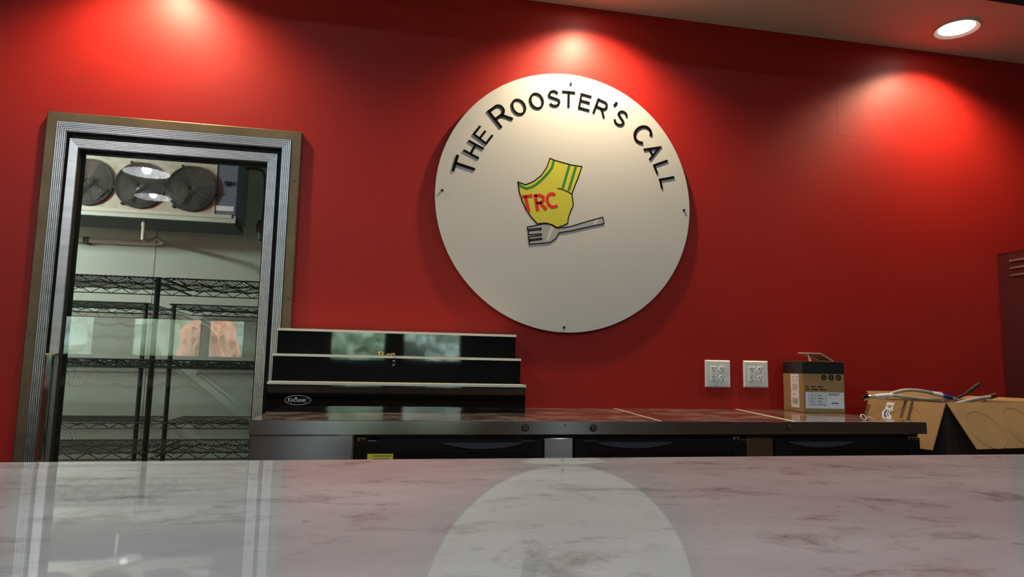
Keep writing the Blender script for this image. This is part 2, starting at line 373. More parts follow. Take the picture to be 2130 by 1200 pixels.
part('gap_seal', side_piece('top', GX0, GX1, GZ, 0.0, [(0, 0.045), (0, 0.012), (0.04, 0.012), (0.04, 0.045)]), M_BLACK, door)
part('gap_seal', side_piece('right', GX0, GX1, GZ, 0.0, [(0, 0.045), (0, 0.02), (0.03, 0.02), (0.03, 0.045)]), M_BLACK, door)
lx0, lx1, lz = GX0 + 0.010, GX1 - 0.016, GZ - 0.027
leaf = part('door_leaf', side_piece('left', lx0, lx1, lz, 0.05, [(0, 0.019), (0, -0.018), (0.002, -0.020), (0.034, -0.020), (0.036, -0.016), (0.036, 0.019)]), M_ALU, door, 'brushed aluminium door stile')
part('ribbed_rail', side_piece('top', lx0, lx1, lz, 0.05, ribs(0.036, -0.020, 0.011, 6, 0.005)), M_ALU, leaf)
part('ribbed_stile', side_piece('right', lx0, lx1, lz, 0.05, ribs(0.038, -0.020, 0.019, 6, 0.005)), M_ALU, leaf)
part('bottom_rail', MB().box(lx0 + 0.036, lx1 - 0.038, -0.018, 0.019, 0.05, 0.12), M_ALU, leaf)
ix0, ix1, iz = lx0 + 0.0365, lx1 - 0.0385, lz - 0.0365
for s, d1 in (('left', 0.010), ('top', 0.014), ('right', 0.005)):
    part('gasket', side_piece(s, ix0, ix1, iz, 0.12, [(0, 0.034), (0, -0.012), (0.004, -0.012), (d1, 0.000), (d1, 0.034)]), M_BLACK, leaf)
part('glass_pane', MB().add([(ix0 + 0.001, -0.004, 0.121), (ix1 - 0.001, -0.004, 0.121), (ix1 - 0.001, -0.004, iz - 0.001), (ix0 + 0.001, -0.004, iz - 0.001)], [(0, 1, 2, 3)]), M_GLASS, leaf, 'large greenish glass pane')
# long channel handle
hx0, hx1 = -1.214, -1.180
hd = part('handle', MB().prism([(hx0, -0.021, 0.705), (hx0, -0.052, 0.705), (hx0 + 0.005, -0.056, 0.705), (hx0 + 0.022, -0.056, 0.705), (hx0 + 0.024, -0.050, 0.705), (hx0 + 0.024, -0.021, 0.705)], (0, 0, 0.395)), M_CHROME, leaf, 'long chrome channel handle')
part('end_cap', MB().box(hx0 - 0.001, hx1, -0.058, -0.021, 1.100, 1.106).box(hx0 - 0.001, hx0 + 0.026, -0.058, -0.021, 0.699, 0.705), M_BRASS, hd)
for (x, z) in ((DX0 + 0.018, 1.18), (DX0 + 0.018, 1.85), (DX1 - 0.018, 1.85), (DX1 - 0.016, 1.35)):
    part('screw', MB().disc((x, -0.0215, z), (0, -1, 0), 0.003, 0.002, 10), M_CHROME, door)

# ================================================================== inside the walk-in cooler
ev = thing('evaporator_unit', 'beige cooling unit with three round fans hanging inside the walk-in cooler', 'cooling unit', (-1.5, 1.45, 1.93))
EX0, EX1, EY = -2.1, -0.935, 1.25
c = MB(); c.box(EX0, EX1, EY, 1.62, 1.95, 2.34); part('casing', c, M_EVAP, ev)
part('drain_pan', MB().box(EX0, EX1 + 0.12, EY - 0.010, EY + 0.012, 1.903, 1.945), M_COOLWALL, ev)
part('shaded_coil_underside', MB().prism([(EX0, EY + 0.013, 1.945), (EX0, EY + 0.013, 1.912), (EX0, 1.62, 1.900), (EX0, 1.62, 1.945)], (EX1 - EX0 + 0.10, 0, 0)), M_EVAPD, ev, 'coil underside coloured dark for its shade')  # shade beneath the unit is put into this dark colour
part('pan_edge', MB().box(EX0, EX1 + 0.10, EY - 0.016, EY - 0.0105, 1.928, 1.95), M_PIPE, ev)
part('end_panel', MB().box(EX1 + 0.002, EX1 + 0.115, EY + 0.005, 1.60, 1.955, 2.33), M_BLUEPANEL, ev, 'blue grey end panel')
part('rating_label', MB().box(EX1 + 0.005, EX1 + 0.105, EY + 0.003, EY + 0.005, 1.975, 2.005), M_PAPER, ev)
part('junction_knob', MB().disc((EX1 + 0.06, EY + 0.005, 2.14), (0, -1, 0), 0.014, 0.02, 16), M_BLACK, ev)
for k in range(4):
    part('ceiling_bracket', MB().box(EX0 + 0.2 + 0.3 * k, EX0 + 0.23 + 0.3 * k, 1.40, 1.45, 2.34, CZ), M_EVAPD, ev)
for fx in (-1.90, -1.62, -1.345, -1.07):
    fc = Vector((fx, EY, 2.093)); rf = 0.135
    sh = part('fan_shroud', MB().lathe(fc, (0, -1, 0), [(rf, -0.002), (rf + 0.002, 0.012), (rf - 0.004, 0.016), (rf - 0.008, 0.004), (0.0, 0.002)], 40), M_FANBACK, ev, smooth=True)
    bl = MB()
    for k in range(4):
        a = k * PI / 2 + 0.4; ca, sa = math.cos(a), math.sin(a); cb, sb = math.cos(a + 0.8), math.sin(a + 0.8)
        q = [(fc.x + ca * .03, EY - .008, fc.z + sa * .03), (fc.x + ca * .115, EY - .006, fc.z + sa * .115), (fc.x + cb * .115, EY - .018, fc.z + sb * .115), (fc.x + cb * .03, EY - .014, fc.z + sb * .03)]
        bl.prism(q, (0, -0.001, 0))
    part('fan_blades', bl, M_FANBACK, sh)
    part('fan_hub', MB().disc(fc + Vector((0, -0.004, 0)), (0, -1, 0), 0.032, 0.02, 20), M_EVAPD, sh)
    gd = MB()
    for k in range(1, 21):
        rr = 0.010 + k * 0.0062; dep = 0.034 - 0.018 * (rr / rf) ** 2
        gd.tube([fc + Vector((rr * math.cos(2 * PI * i / 36), -dep, rr * math.sin(2 * PI * i / 36))) for i in range(36)], 0.0014, 4, closed=True)
    for k in range(8):
        a = 2 * PI * k / 8 + 0.3; gd.tube([fc + Vector((r_ * math.cos(a), -(0.032 - 0.018 * (r_ / rf) ** 2), r_ * math.sin(a))) for r_ in (0.01, 0.05, 0.09, rf)], 0.0018, 4)
    part('fan_guard', gd, M_GUARD, sh)
    for a in (0.0, 2.1, 4.2):
        part('guard_clip', MB().disc(fc + Vector((0.142 * math.cos(a - 0.15), -0.001, 0.142 * math.sin(a - 0.15))), (0, -1, 0), 0.008, 0.016, 10), M_BLACK, sh)
dp = thing('drain_pipe', 'white plastic drain pipe running left below the cooling unit', 'pipe', (-1.6, 1.8, 1.84))
part('pipe_run', MB().tube([(-2.55, 1.81, 1.845), (-1.40, 1.81, 1.848)], 0.016, 12), M_PIPE, dp, smooth=True)
part('trap', MB().tube(smoothpath([(-1.40, 1.81, 1.848), (-1.365, 1.79, 1.85), (-1.335, 1.70, 1.845), (-1.315, 1.55, 1.835), (-1.300, 1.44, 1.825), (-1.302, 1.38, 1.805), (-1.318, 1.35, 1.788), (-1.333, 1.335, 1.795)], 6), 0.010, 10), M_PIPE, dp, smooth=True)
part('down_pipe', MB().tube([(-1.335, 1.33, 1.790), (-1.335, 1.33, 1.905)], 0.0115, 12), M_PIPE, dp, smooth=True)
part('pipe_collar', MB().tube([(-1.335, 1.33, 1.868), (-1.335, 1.33, 1.895)], 0.0145, 12), M_PIPE, dp, smooth=True)
part('pipe_clip', MB().box(-1.83, -1.80, 1.79, 1.849, 1.825, 1.868), M_EVAPD, dp)
vb = part('valve_bulb', MB().lathe((-0.69, 1.42, 1.83), (0, 0, 1), [(0.0, 0), (0.025, 0.01), (0.033, 0.05), (0.036, 0.10), (0.028, 0.13), (0.0, 0.14)], 16), M_EVAPD, ev, 'dark hanging valve bulb', smooth=True)
part('line', MB().tube(smoothpath([(-0.69, 1.42, 1.84), (-0.66, 1.42, 1.80), (-0.55, 1.44, 1.79), (-0.40, 1.5, 1.80)], 6), 0.006, 8), M_EVAPD, vb, smooth=True)
part('line', MB().tube(smoothpath([(-0.69, 1.42, 1.96), (-0.69, 1.45, 2.15), (-0.72, 1.5, 2.30), (-0.83, 1.5, 2.31)], 6), 0.008, 8), M_EVAPD, vb, smooth=True)

def wire_shelving(x0, x1, y0, y1, zs, label, posts=(1, 1, 1, 1), ztop=1.62):
    t = thing('wire_shelving', label, 'shelving', ((x0 + x1) / 2, (y0 + y1) / 2, 0), 'wire shelving units in the walk-in cooler')
    for (x, y, on) in ((x0 + .02, y0 + .02, posts[0]), (x1 - .02, y0 + .02, posts[1]), (x0 + .02, y1 - .02, posts[2]), (x1 - .02, y1 - .02, posts[3])):
        if on: part('post', MB().tube([(x, y, 0), (x, y, ztop)], 0.0127, 10), M_WIRE, t, smooth=True)
    for z in zs:
        fr = MB(); h = 0.030
        for y in (y0, y1):
            fr.tube([(x0, y, z), (x1, y, z)], 0.0036, 5); fr.tube([(x0, y, z - h), (x1, y, z - h)], 0.0030, 5)
            n = int((x1 - x0) / 0.05); p = []
            for i in range(n + 1): p.append((x0 + (x1 - x0) * i / n, y, z if i % 2 else z - h))
            fr.tube(p, 0.0024, 4)
        for x in (x0, x1):
            fr.tube([(x, y0, z), (x, y1, z)], 0.0036, 5); fr.tube([(x, y0, z - h), (x, y1, z - h)], 0.003, 5)
        sh = part('shelf', fr, M_WIRE, t)
        g = MB(); n = int((x1 - x0) / 0.020)
        for i in range(1, n):
            x = x0 + (x1 - x0) * i / n; g.tube([(x, y0, z + .003), (x, y1, z + .003)], 0.0023, 4)
        for k in range(1, 4):
            y = y0 + (y1 - y0) * k / 4; nn = int((x1 - x0) / 0.06)
            g.tube([(x0 + (x1 - x0) * i / nn, y, z - .004 - (0.018 if i % 2 else 0)) for i in range(nn + 1)], 0.0026, 4)
        part('wire_grid', g, M_WIRE, sh, kind='stuff')
    return t
wire_shelving(-2.30, -0.982, 0.50, 1.06, (1.475, 1.088, 0.665), 'near wire shelving unit on the left in the walk-in cooler', (1, 1, 1, 0), 1.48)
wire_shelving(-0.968, 0.25, 0.50, 1.06, (1.475, 1.088, 0.665), 'near wire shelving unit on the right in the walk-in cooler', (0, 1, 0, 1), 1.48)
wire_shelving(-2.55, -1.265, 1.30, 1.80, (1.415, 1.075, 0.735), 'far wire shelving unit on the left by the cooler back wall', (1, 1, 1, 0), 1.42)
wire_shelving(-1.155, 0.15, 1.30, 1.80, (1.415, 1.075, 0.735), 'far wire shelving unit on the right by the cooler back wall', (1, 1, 0, 1), 1.42)

def light(name, kind, loc, energy, col, parent, rot=(0, 0, 0), **k):
    d = bpy.data.lights.new(name, kind); d.energy = energy; d.color = col
    for a, v in k.items(): setattr(d, a, v)
    o = bpy.data.objects.new(name, d); COL.objects.link(o); o.parent = parent; o.location = Vector(loc) - wloc(parent); o.rotation_euler = rot
    return o
cl = thing('cooler_lamp', 'jar lamp on the left wall inside the walk-in cooler', 'lamp', (CX0, 0.45, 2.02))
part('lamp_base', MB().disc((CX0, 0.45, 2.02), (1, 0, 0), 0.06, 0.03, 24), M_PLATE, cl)
part('diffuser', MB().lathe((CX0 + 0.03, 0.45, 2.02), (1, 0, 0), [(0.045, 0), (0.045, 0.05), (0.03, 0.085), (0.0, 0.09)], 24), mat('lamp diffuser', (0.9, 0.9, 0.9), 0.4, emit=(0.95, 1, 0.93), estr=6), cl, smooth=True)
light('cooler_light', 'POINT', (CX0 + 0.18, 0.45, 2.02), COOLER, (0.95, 1.0, 0.93), cl, shadow_soft_size=0.05)

# ================================================================== recessed downlights in the soffit
for i, (x, y, lab) in enumerate(((-0.92, -0.25, 'recessed round downlight in the soffit above the walk-in cooler door'), (0.95, -0.24, 'recessed round downlight in the soffit above the round sign'), (2.80, -0.25, 'lit white recessed downlight in the soffit at upper right'))):
    t = thing('downlight', lab, 'ceiling light', (x, y, 2.812), 'recessed downlights above the back bar')
    part('trim_ring', MB().lathe((x, y, 2.812), (0, 0, -1), [(0.101, 0.0), (0.102, 0.010), (0.099, 0.012), (0.078, 0.001), (0.076, 0.0)], 48), M_SIGN, t, smooth=True)
    part('lens', MB().disc((x, y, 2.812), (0, 0, -1), 0.076, 0.0035, 48), mat('lit lens', (0.9, 0.9, 0.9), 0.4, emit=(1, 0.93, 0.80), estr=7), t)
    light('spot', 'SPOT', (x, y, 2.79), SPOT, (1.0, 0.78, 0.50), t, spot_size=math.radians(140), spot_blend=0.7, shadow_soft_size=0.035)

# ================================================================== round sign
SX, SZ, SR, SYF = 0.8555, 1.8505, 0.6055, -0.024
sg = thing('round_sign', 'large round white restaurant sign with raised black lettering on the red wall', 'sign', (SX, 0, SZ - SR))
part('board', MB().lathe((SX, SYF, SZ), (0, 1, 0), [(0.0, 0.0), (SR - 0.001, 0.0), (SR, 0.001), (SR, 0.009), (0.0, 0.009)], 128), M_SIGN, sg, smooth=True)
part('board_edge', MB().lathe((SX, SYF, SZ), (0, 1, 0), [(SR, 0.0015), (SR + 0.0012, 0.002), (SR + 0.0012, 0.0085), (SR, 0.009)], 128), M_CARDIN, sg, smooth=True)
for (x, z, dx, dz) in ((0.868, 2.412, 0, 0), (0.281, 1.857, 0, 0), (1.431, 1.843, 0, 0), (0.846, 1.268, 0, 0)):
    part('standoff', MB().disc((x, -0.0005, z), (0, -1, 0), 0.0055, 0.029, 14), M_BLACK, sg, smooth=True)
def ease(a): return 0.445 + 0.023 * max(0.0, (a - 20) / 56)
for ch, ang, H in (('T', -75.4, .098), ('H', -65.1, .078), ('E', -55.4, .078), ('R', -40.6, .099), ('O', -29.1, .078), ('O', -18.2, .078), ('S', -8.1, .080), ('T', 0.25, .078),
                   ('E', 9.7, .078), ('R', 19.3, .078), ("'", 25.8, .090), ('S', 31.9, .080), ('C', 46.6, .099), ('A', 57.4, .080), ('L', 67.2, .080), ('L', 76.1, .080)):
    a = math.radians(ang); up = Vector((math.sin(a), 0, math.cos(a))); rt = Vector((math.cos(a), 0, -math.sin(a)))
    pl = Plane(Vector((SX, SYF, SZ)) + up * (ease(ang) + (0.010 if ch == "'" else 0)), rt, up, (0, -1, 0))
    m_ = MB(); wd = glyph(ch)[1] * H
    draw_glyph(m_, pl, ch, -wd / 2, 0, H, 0.128, 0.0012, 0.0032)
    part('letter', m_, M_LETTER, sg, 'raised black letter')
# print on the board: the lettered yellow-green ground and the fork (the mascot itself is left out)
SP = Plane((SX, SYF, SZ), (1, 0, 0), (0, 0, 1), (0, -1, 0))
jer = [(-0.084, 0.193), (-0.065, 0.186), (-0.016, 0.176), (0.021, 0.169), (0.069, 0.166), (0.055, 0.122), (0.039, 0.081), (0.022, 0.034), (0.026, 0.002), (0.029, -0.022), (0.016, -0.05), (0.006, -0.081), (0.004, -0.106), (-0.019, -0.118), (-0.046, -0.129), (-0.073, -0.116), (-0.103, -0.111), (-0.139, -0.117), (-0.167, -0.089), (-0.191, -0.058), (-0.213, -0.012), (-0.225, 0.023), (-0.232, 0.07), (-0.196, 0.06), (-0.16, 0.078), (-0.125, 0.108), (-0.098, 0.149)]
m_ = MB(); SP.poly(m_, jer, 0.0, 0.0006); js = part('printed_jersey', m_, M_YG, sg, 'flat yellow-green sports shirt print')
m_ = MB(); SP.ribbon(m_, jer, 0.0048, 0.0, 0.0012, True); part('outline', m_, M_LETTER, js)
m_ = MB(); SP.ribbon(m_, [(-0.229, 0.058), (-0.213, 0.049), (-0.193, 0.042), (-0.170, 0.050), (-0.148, 0.064), (-0.125, 0.085), (-0.106, 0.106), (-0.088, 0.128), (-0.074, 0.150), (-0.066, 0.184)], 0.012, 0.0, 0.0009); part('neck_stripe', m_, M_GREEN, js)
for a, b in (((0.009, 0.168), (-0.022, 0.056)), ((0.040, 0.163), (0.006, 0.046))):
    m_ = MB(); SP.ribbon(m_, [a, b], 0.012, 0.0, 0.0009); part('shoulder_stripe', m_, M_GREEN, js)
m_ = MB(); SP.ribbon(m_, [(-0.046, 0.055), (-0.025, 0.052), (0.0, 0.043), (0.022, 0.032)], 0.004, 0.0, 0.0013); part('seam', m_, M_LETTER, js)
m_ = MB(); SP.ribbon(m_, [(-0.219, 0.002), (-0.164, 0.012)], 0.014, 0.0, 0.0016); SP.ribbon(m_, [(-0.197, 0.006), (-0.179, -0.067)], 0.015, 0.0, 0.0016); part('printed_letter', m_, M_TRED, js, 'red letter T')
m_ = MB(); SP.ribbon(m_, [(-0.152, 0.017), (-0.138, -0.057)], 0.015, 0.0, 0.0016); SP.ribbon(m_, [(-0.155, 0.012), (-0.128, 0.016), (-0.113, 0.010), (-0.112, -0.006), (-0.124, -0.017), (-0.145, -0.023)], 0.013, 0.0, 0.0016); SP.ribbon(m_, [(-0.130, -0.017), (-0.098, -0.049)], 0.015, 0.0, 0.0016); part('printed_letter', m_, M_TRED, js, 'red letter R')
m_ = MB(); SP.ribbon(m_, [(-0.058, 0.020), (-0.068, 0.027), (-0.082, 0.025), (-0.093, 0.013), (-0.095, -0.006), (-0.088, -0.024), (-0.075, -0.034), (-0.060, -0.034), (-0.046, -0.026)], 0.014, 0.0, 0.0016); part('printed_letter', m_, M_TRED, js, 'red letter C')
fk = [(-0.185, -0.135), (-0.109, -0.115), (-0.079, -0.116), (-0.055, -0.129), (-0.046, -0.132), (0.011, -0.122), (0.112, -0.086), (0.171, -0.067), (0.178, -0.097), (0.116, -0.113), (0.012, -0.142), (-0.037, -0.152), (-0.052, -0.179), (-0.078, -0.199), (-0.126, -0.207), (-0.174, -0.213), (-0.176, -0.198), (-0.118, -0.188), (-0.118, -0.182), (-0.178, -0.192), (-0.179, -0.180), (-0.120, -0.170), (-0.120, -0.162), (-0.180, -0.170), (-0.180, -0.152), (-0.122, -0.143), (-0.122, -0.136), (-0.184, -0.146)]
m_ = MB(); SP.poly(m_, fk, 0.0, 0.0018); fo = part('printed_fork', m_, M_GREY, sg, 'flat grey fork print')
m_ = MB(); SP.ribbon(m_, fk, 0.0042, 0.0, 0.0024, True); part('outline', m_, M_LETTER, fo)
m_ = MB(); SP.poly(m_, [(-0.075, -0.125), (-0.062, -0.130), (-0.085, -0.190), (-0.100, -0.194)], 0.0, 0.0021); part('shine', m_, M_LGREY, fo); m_ = MB(); SP.poly(m_, [(0.135, -0.083), (0.150, -0.078), (0.140, -0.103), (0.125, -0.107)], 0.0, 0.0021); part('shine', m_, M_LGREY, fo)

# ================================================================== wall outlets
def outlet(x0, z0, label):
    W_, H_ = 0.128, 0.126; yb, yf = -0.0003, -0.0075
    t = thing('wall_outlet', label, 'wall outlet', (x0 + W_ / 2, 0, z0), 'double outlets on the red wall')
    b = 0.006; x1, z1 = x0 + W_, z0 + H_
    part('cover_plate', MB().add([(x0, yb, z0), (x1, yb, z0), (x1, yb, z1), (x0, yb, z1), (x0, yb - .003, z0), (x1, yb - .003, z0), (x1, yb - .003, z1), (x0, yb - .003, z1), (x0 + b, yf, z0 + b), (x1 - b, yf, z0 + b), (x1 - b, yf, z1 - b), (x0 + b, yf, z1 - b)],
        [(3, 2, 1, 0), (0, 1, 5, 4), (1, 2, 6, 5), (2, 3, 7, 6), (3, 0, 4, 7), (4, 5, 9, 8), (5, 6, 10, 9), (6, 7, 11, 10), (7, 4, 8, 11), (8, 9, 10, 11)]), M_PLATE, t)
    zc = z0 + H_ / 2
    def slots(par, cx, cz):
        part('slot', MB().box(cx - .0085, cx - .0055, yf - .0052, yf - .0035, cz + .001, cz + .009), M_SLOT, par)
        part('slot', MB().box(cx + .0050, cx + .0075, yf - .0052, yf - .0035, cz + .002, cz + .009), M_SLOT, par)
        part('slot', MB().disc((cx, yf - .0035, cz - .007), (0, -1, 0), .0030, .0017, 12), M_SLOT, par)
    rc = part('rectangular_receptacle', MB().box(x0 + .024, x0 + .057, yf - .004, yf, zc - .034, zc + .034), M_PLATE2, t, bevel=.001)
    slots(rc, x0 + .0405, zc + .020); slots(rc, x0 + .0405, zc - .022)
    part('test_button', MB().box(x0 + .034, x0 + .047, yf - .0052, yf - .003, zc + .001, zc + .005), M_PLATE, rc)
    part('reset_button', MB().box(x0 + .034, x0 + .047, yf - .0052, yf - .003, zc - .006, zc - .002), M_PLATE, rc)
    for s in (1, -1):
        cz = zc + s * .020; cx = x0 + .0855
        pts = [(cx + .0172 * math.cos(a), yf, max(cz - .0145, min(cz + .0145, cz + .0172 * math.sin(a)))) for a in [2 * PI * k / 32 for k in range(32)]]
        r2 = part('round_receptacle', MB().prism(pts, (0, -.004, 0)), M_PLATE2, t); slots(r2, cx, cz)
    for cx in (x0 + .0405, x0 + .0855):
        for cz in ((zc + .048, zc - .048) if cx < x0 + .06 else (zc,)):
            part('screw', MB().disc((cx, yf, cz), (0, -1, 0), .0028, .0012, 12), M_PLATE2, t)
outlet(1.540, 1.0115, 'white double outlet plate nearer the round sign')
outlet(1.737, 1.0125, 'white double outlet plate nearer the small carton')

# ================================================================== back bar cooler
BX0, BX1, BYF, BZ = -0.352, 2.048, -0.75, 0.910
bc = thing('back_bar_cooler', 'long stainless steel back bar cooler with three black glass doors', 'bar cooler', (0.85, -0.36, 0))
part('cabinet', MB().box(BX0 + .012, BX1 - .012, -.69, -.02, .10, .868), M_BLACKDOOR, bc)
wt = part('worktop', MB().box(BX0, BX1, BYF, -.002, .869, BZ), M_SSTOP, bc, 'scuffed stainless steel worktop', bevel=.0015)
part('front_band', MB().box(BX0 + .0005, BX1 - .0005, BYF - .0025, BYF - .0003, .8665, BZ - .002), M_SS, wt)
part('side_panel', MB().box(BX0 + .004, -.044, -.742, -.691, .10, .866), M_SS, bc, 'plain stainless front panel')
part('side_panel_edge', MB().box(-.043, -.039, -.745, -.691, .10, .866), M_CHROME, bc)
for k, (a, b) in enumerate(((.578, .680), (1.318, 1.424))):
    part('mullion', MB().box(a, b, -.734, -.691, .10, .853), M_SS, bc, bevel=.003)
part('head_rail', MB().box(-.038, BX1 - .02, -.728, -.691, .853, .8665), M_BLACKDOOR, bc)
for k, (a, b, h0, h1) in enumerate(((-.036, .574, .24, .50), (.684, 1.314, .761, 1.026), (1.428, 2.022, 1.475, 1.735))):
    d = MB(); z0, z1 = .12, .852; fr = .05
    d.box(a, a + fr, -.744, -.692, z0, z1).box(b - fr, b, -.744, -.692, z0, z1).box(a + fr, b - fr, -.744, -.692, z1 - .044, z1).box(a + fr, b - fr, -.744, -.692, z0, z0 + fr)
    dr = part('door', d, M_BLACKDOOR, bc, 'black framed glass door')
    part('glass', MB().box(a + fr, b - fr, -.738, -.730, z0 + fr, z1 - .044), M_BLACKGLOSS, dr)
    n = 16; pts = [(h0, -.7442, .840), (h1, -.7442, .840), (h1, -.7442, .837)] + [(h1 - .012 - (h1 - h0 - .024) * i / n, -.7442, .834 - .014 * math.sin(PI * i / n) ** 0.8) for i in range(n + 1)] + [(h0, -.7442, .837)]
    part('pull', MB().prism(pts, (0, -.010, 0)), M_HANDLE, dr, 'curved dark pull')
    hx = (a + .006) if k == 0 else (b - .06)
    part('hinge', MB().box(hx, hx + .028, -.752, -.745, .853, .857).box(hx + .002, hx + .010, -.752, -.745, .846, .8525).box(hx + .018, hx + .024, -.752, -.745, .8475, .8525), M_CHROME, dr)
    part('badge', MB().box(hx + .034, hx + .060, -.7455, -.7442, .8455, .8475), M_ALU, dr)
    if k < 2:
        lx = (b - .075) if k == 0 else (a + .03)
        part('badge', MB().box(lx, lx + .045, -.7455, -.7442, .8425, .8465), M_HANDLE, dr)
    if k == 0:
        st = part('warning_sticker', MB().box(.004, .084, -.7462, -.7443, .755, .806), M_YG, dr, 'yellow warning sticker')
        inkm = MB()
        for r_ in range(4): inkm.box(.022, .078 - .006 * (r_ % 2), -.7468, -.7461, .798 - .009 * r_, .801 - .009 * r_)
        part('print', inkm, mat('brown ink', (0.25, 0.16, 0.01), 0.6), st)
for k, x in enumerate((.509, .744, 1.480)):
    lk = part('lock', MB().lathe((x, BYF - .0026, .889), (0, -1, 0), [(.0, .0), (.0125, .0), (.0125, .004), (.010, .0055), (.0, .0055)], 24), M_BLACK, bc, 'round black key lock')
    part('lock_core', MB().lathe((x, BYF - .0081, .889), (0, -1, 0), [(.0035, .0), (.0085, .0), (.0082, .0015), (.0037, .0015)], 24), M_CHROME, lk)
for x in (.645, 1.036, .955): part('rivet', MB().disc((x, BYF - .0026, .897), (0, -1, 0), .003, .001, 10), M_CHROME, bc)
for (xa, xb, wd) in ((1.092, .990, .006), (1.698, 1.505, .013)):
    part('film_seam', MB().prism([(xa - wd / 2, -.004, BZ + .0001), (xa + wd / 2, -.004, BZ + .0001), (xb + wd / 2, -.745, BZ + .0001), (xb - wd / 2, -.745, BZ + .0001)], (0, 0, .0006)), M_CREAM, wt)
for x in (BX0 + .1, BX1 - .1):
    for y in (-.64, -.10): part('foot', MB().lathe((x, y, 0), (0, 0, 1), [(.03, 0), (.03, .02), (.02, .03), (.02, .10)], 16), M_CHROME, bc)

# ================================================================== tiered bottle display
bd = thing('bottle_display', 'black three-step bottle display with cream edges standing on the bar cooler', 'bottle display', (.117, -.25, BZ))
TX0, TX1 = -.358, .595
for k, (yf, z0, z1) in enumerate(((-.37, BZ, 1.0085), (-.27, 1.02, 1.1115), (-.17, 1.12, 1.212))):
    st = part('step', MB().box(TX0, TX1, yf, yf + (.10 if k < 2 else .12), BZ + .0005, z1), M_BLACKGLOSS, bd, 'glossy black step')
    part('tread', MB().box(TX0 - .002, TX1 + .002, yf - .003, yf + (.0995 if k < 2 else .122), z1 + .0002, z1 + .0095), M_CREAM, bd, 'cream acrylic tread')
    if k == 0:
        LP = Plane((-.2505, yf, .9525), (1, 0, 0), (0, 0, 1), (0, -1, 0))
        lg = MB(); LP.ribbon(lg, arc(0, 0, .0455, .0165, 0, 360, 48)[:-1], .0013, 0, .0006, True)
        logo = part('logo', lg, mat('logo silver', (0.85, 0.86, 0.87), 0.5), bd, 'silver oval KROWNE emblem')
        x = -.034
        for i, ch in enumerate('KROWNE'):
            H = .0150 if i == 0 else .0112; g = MB()
            wd = draw_glyph(g, LP, ch, x, -.0068, H, .13, 0, .0006)
            s_ = .0014
            if ch in 'KRNE':
                LP.rect(g, x - s_ * .4, x + s_ * 1.6, -.0068, -.0062, 0, .0006); LP.rect(g, x - s_ * .4, x + s_ * 1.6, -.0068 + H - .0006, -.0068 + H, 0, .0006)
            part('logo_letter', g, MATS['logo silver'], logo); x += wd + .0014
        g = MB(); cx_ = -.0068
        LP.poly(g, [(cx_ - .004, .0055), (cx_ + .004, .0055), (cx_ + .005, .0105), (cx_ + .002, .0080), (cx_, .0108), (cx_ - .002, .0080), (cx_ - .005, .0105)], 0, .0006)
        part('crown', g, MATS['logo silver'], logo)
        g = MB(); LP.ribbon(g, arc(.0345, .0060, .0016, .0016, 0, 360, 12)[:-1], .0006, 0, .0006, True); part('registered_mark', g, MATS['logo silver'], logo)
# keys on the middle tread
kz = 1.1212
ky = thing('key_bunch', 'small bunch of brass keys hanging over the middle display step', 'keys', (.06, -0.2650, kz))
part('key', MB().prism([(.030, -0.2600, kz + .0005), (.036, -0.2680, kz + .0005), (.062, -0.2620, kz + .0005), (.060, -0.2560, kz + .0005)], (0, 0, .003)), M_BRASS, ky)
part('key', MB().tube([Vector((.040, -0.2580, kz + .008)) + Vector((.008 * math.cos(a), .003 * math.sin(a), .007 * math.sin(a))) for a in [2 * PI * k / 16 for k in range(16)]], .0015, 6, closed=True), M_BRASS, ky)
part('key_blade', MB().obox((.062, -0.2660, kz + .002), (.030, -.006, .002), (0, .006, .001), (0, -.0005, .006)), M_BRASS, ky)
part('key_ring', MB().tube([Vector((.088, -0.2700, kz + .002)) + Vector((.006 * math.cos(a), -.004 * math.sin(a) - .004, .008 * math.sin(a))) for a in [2 * PI * k / 20 for k in range(20)]], .0012, 6, closed=True), M_BRASS, ky, smooth=True)
part('split_link', MB().tube([Vector((.094, -0.2765, kz - .011)) + Vector((.0035 * math.cos(a), .001 * math.sin(a), .005 * math.sin(a))) for a in [2 * PI * k / 16 for k in range(16)]], .001, 6, closed=True), M_CHROME, ky, smooth=True)
part('tag_loop', MB().tube([Vector((.091, -0.2765, kz - .027)) + Vector((.0045 * math.cos(a) + .002 * math.sin(a), .001, .0105 * math.sin(a))) for a in [2 * PI * k / 24 for k in range(24)]], .0012, 6, closed=True), M_CHROME, ky, smooth=True)

# ================================================================== small carton on the worktop
a_ = math.radians(-8); bu = Vector((math.cos(a_), math.sin(a_), 0)); bv = Vector((-math.sin(a_), math.cos(a_), 0)); bz = Vector((0, 0, 1))
A = Vector((1.898, -.224, BZ + .0008)); bw, bdp, bh = .192, .190, .226
sb = thing('small_carton', 'small brown carton with a black top band and shipping labels on the bar cooler', 'box', A + bu * bw / 2 + bv * bdp / 2)
part('carton_body', MB().obox(A, bu * bw, bv * bdp, bz * (bh - .054)), M_KRAFT, sb, bevel=.0015)
lid = part('black_lid', MB().obox(A - bu * .0008 - bv * .0008 + bz * (bh - .054), bu * (bw + .0016), bv * (bdp + .0016), bz * .054), M_TAPE, sb, 'black band round the top', bevel=.0015)
part('lid_top', MB().obox(A + bz * (bh + .0002), bu * bw, bv * bdp, bz * .0012), M_KRAFT, lid)
FP = Plane(A, bu, bz, -bv)       # front face
LPn = Plane(A, bv, bz, -bu)      # left face
m_ = MB(); FP.rect(m_, .012, .188, .018, .090, .0003, .0010); lb = part('address_label', m_, M_PAPER, sb, 'white shipping label with a printed table')
m_ = MB()
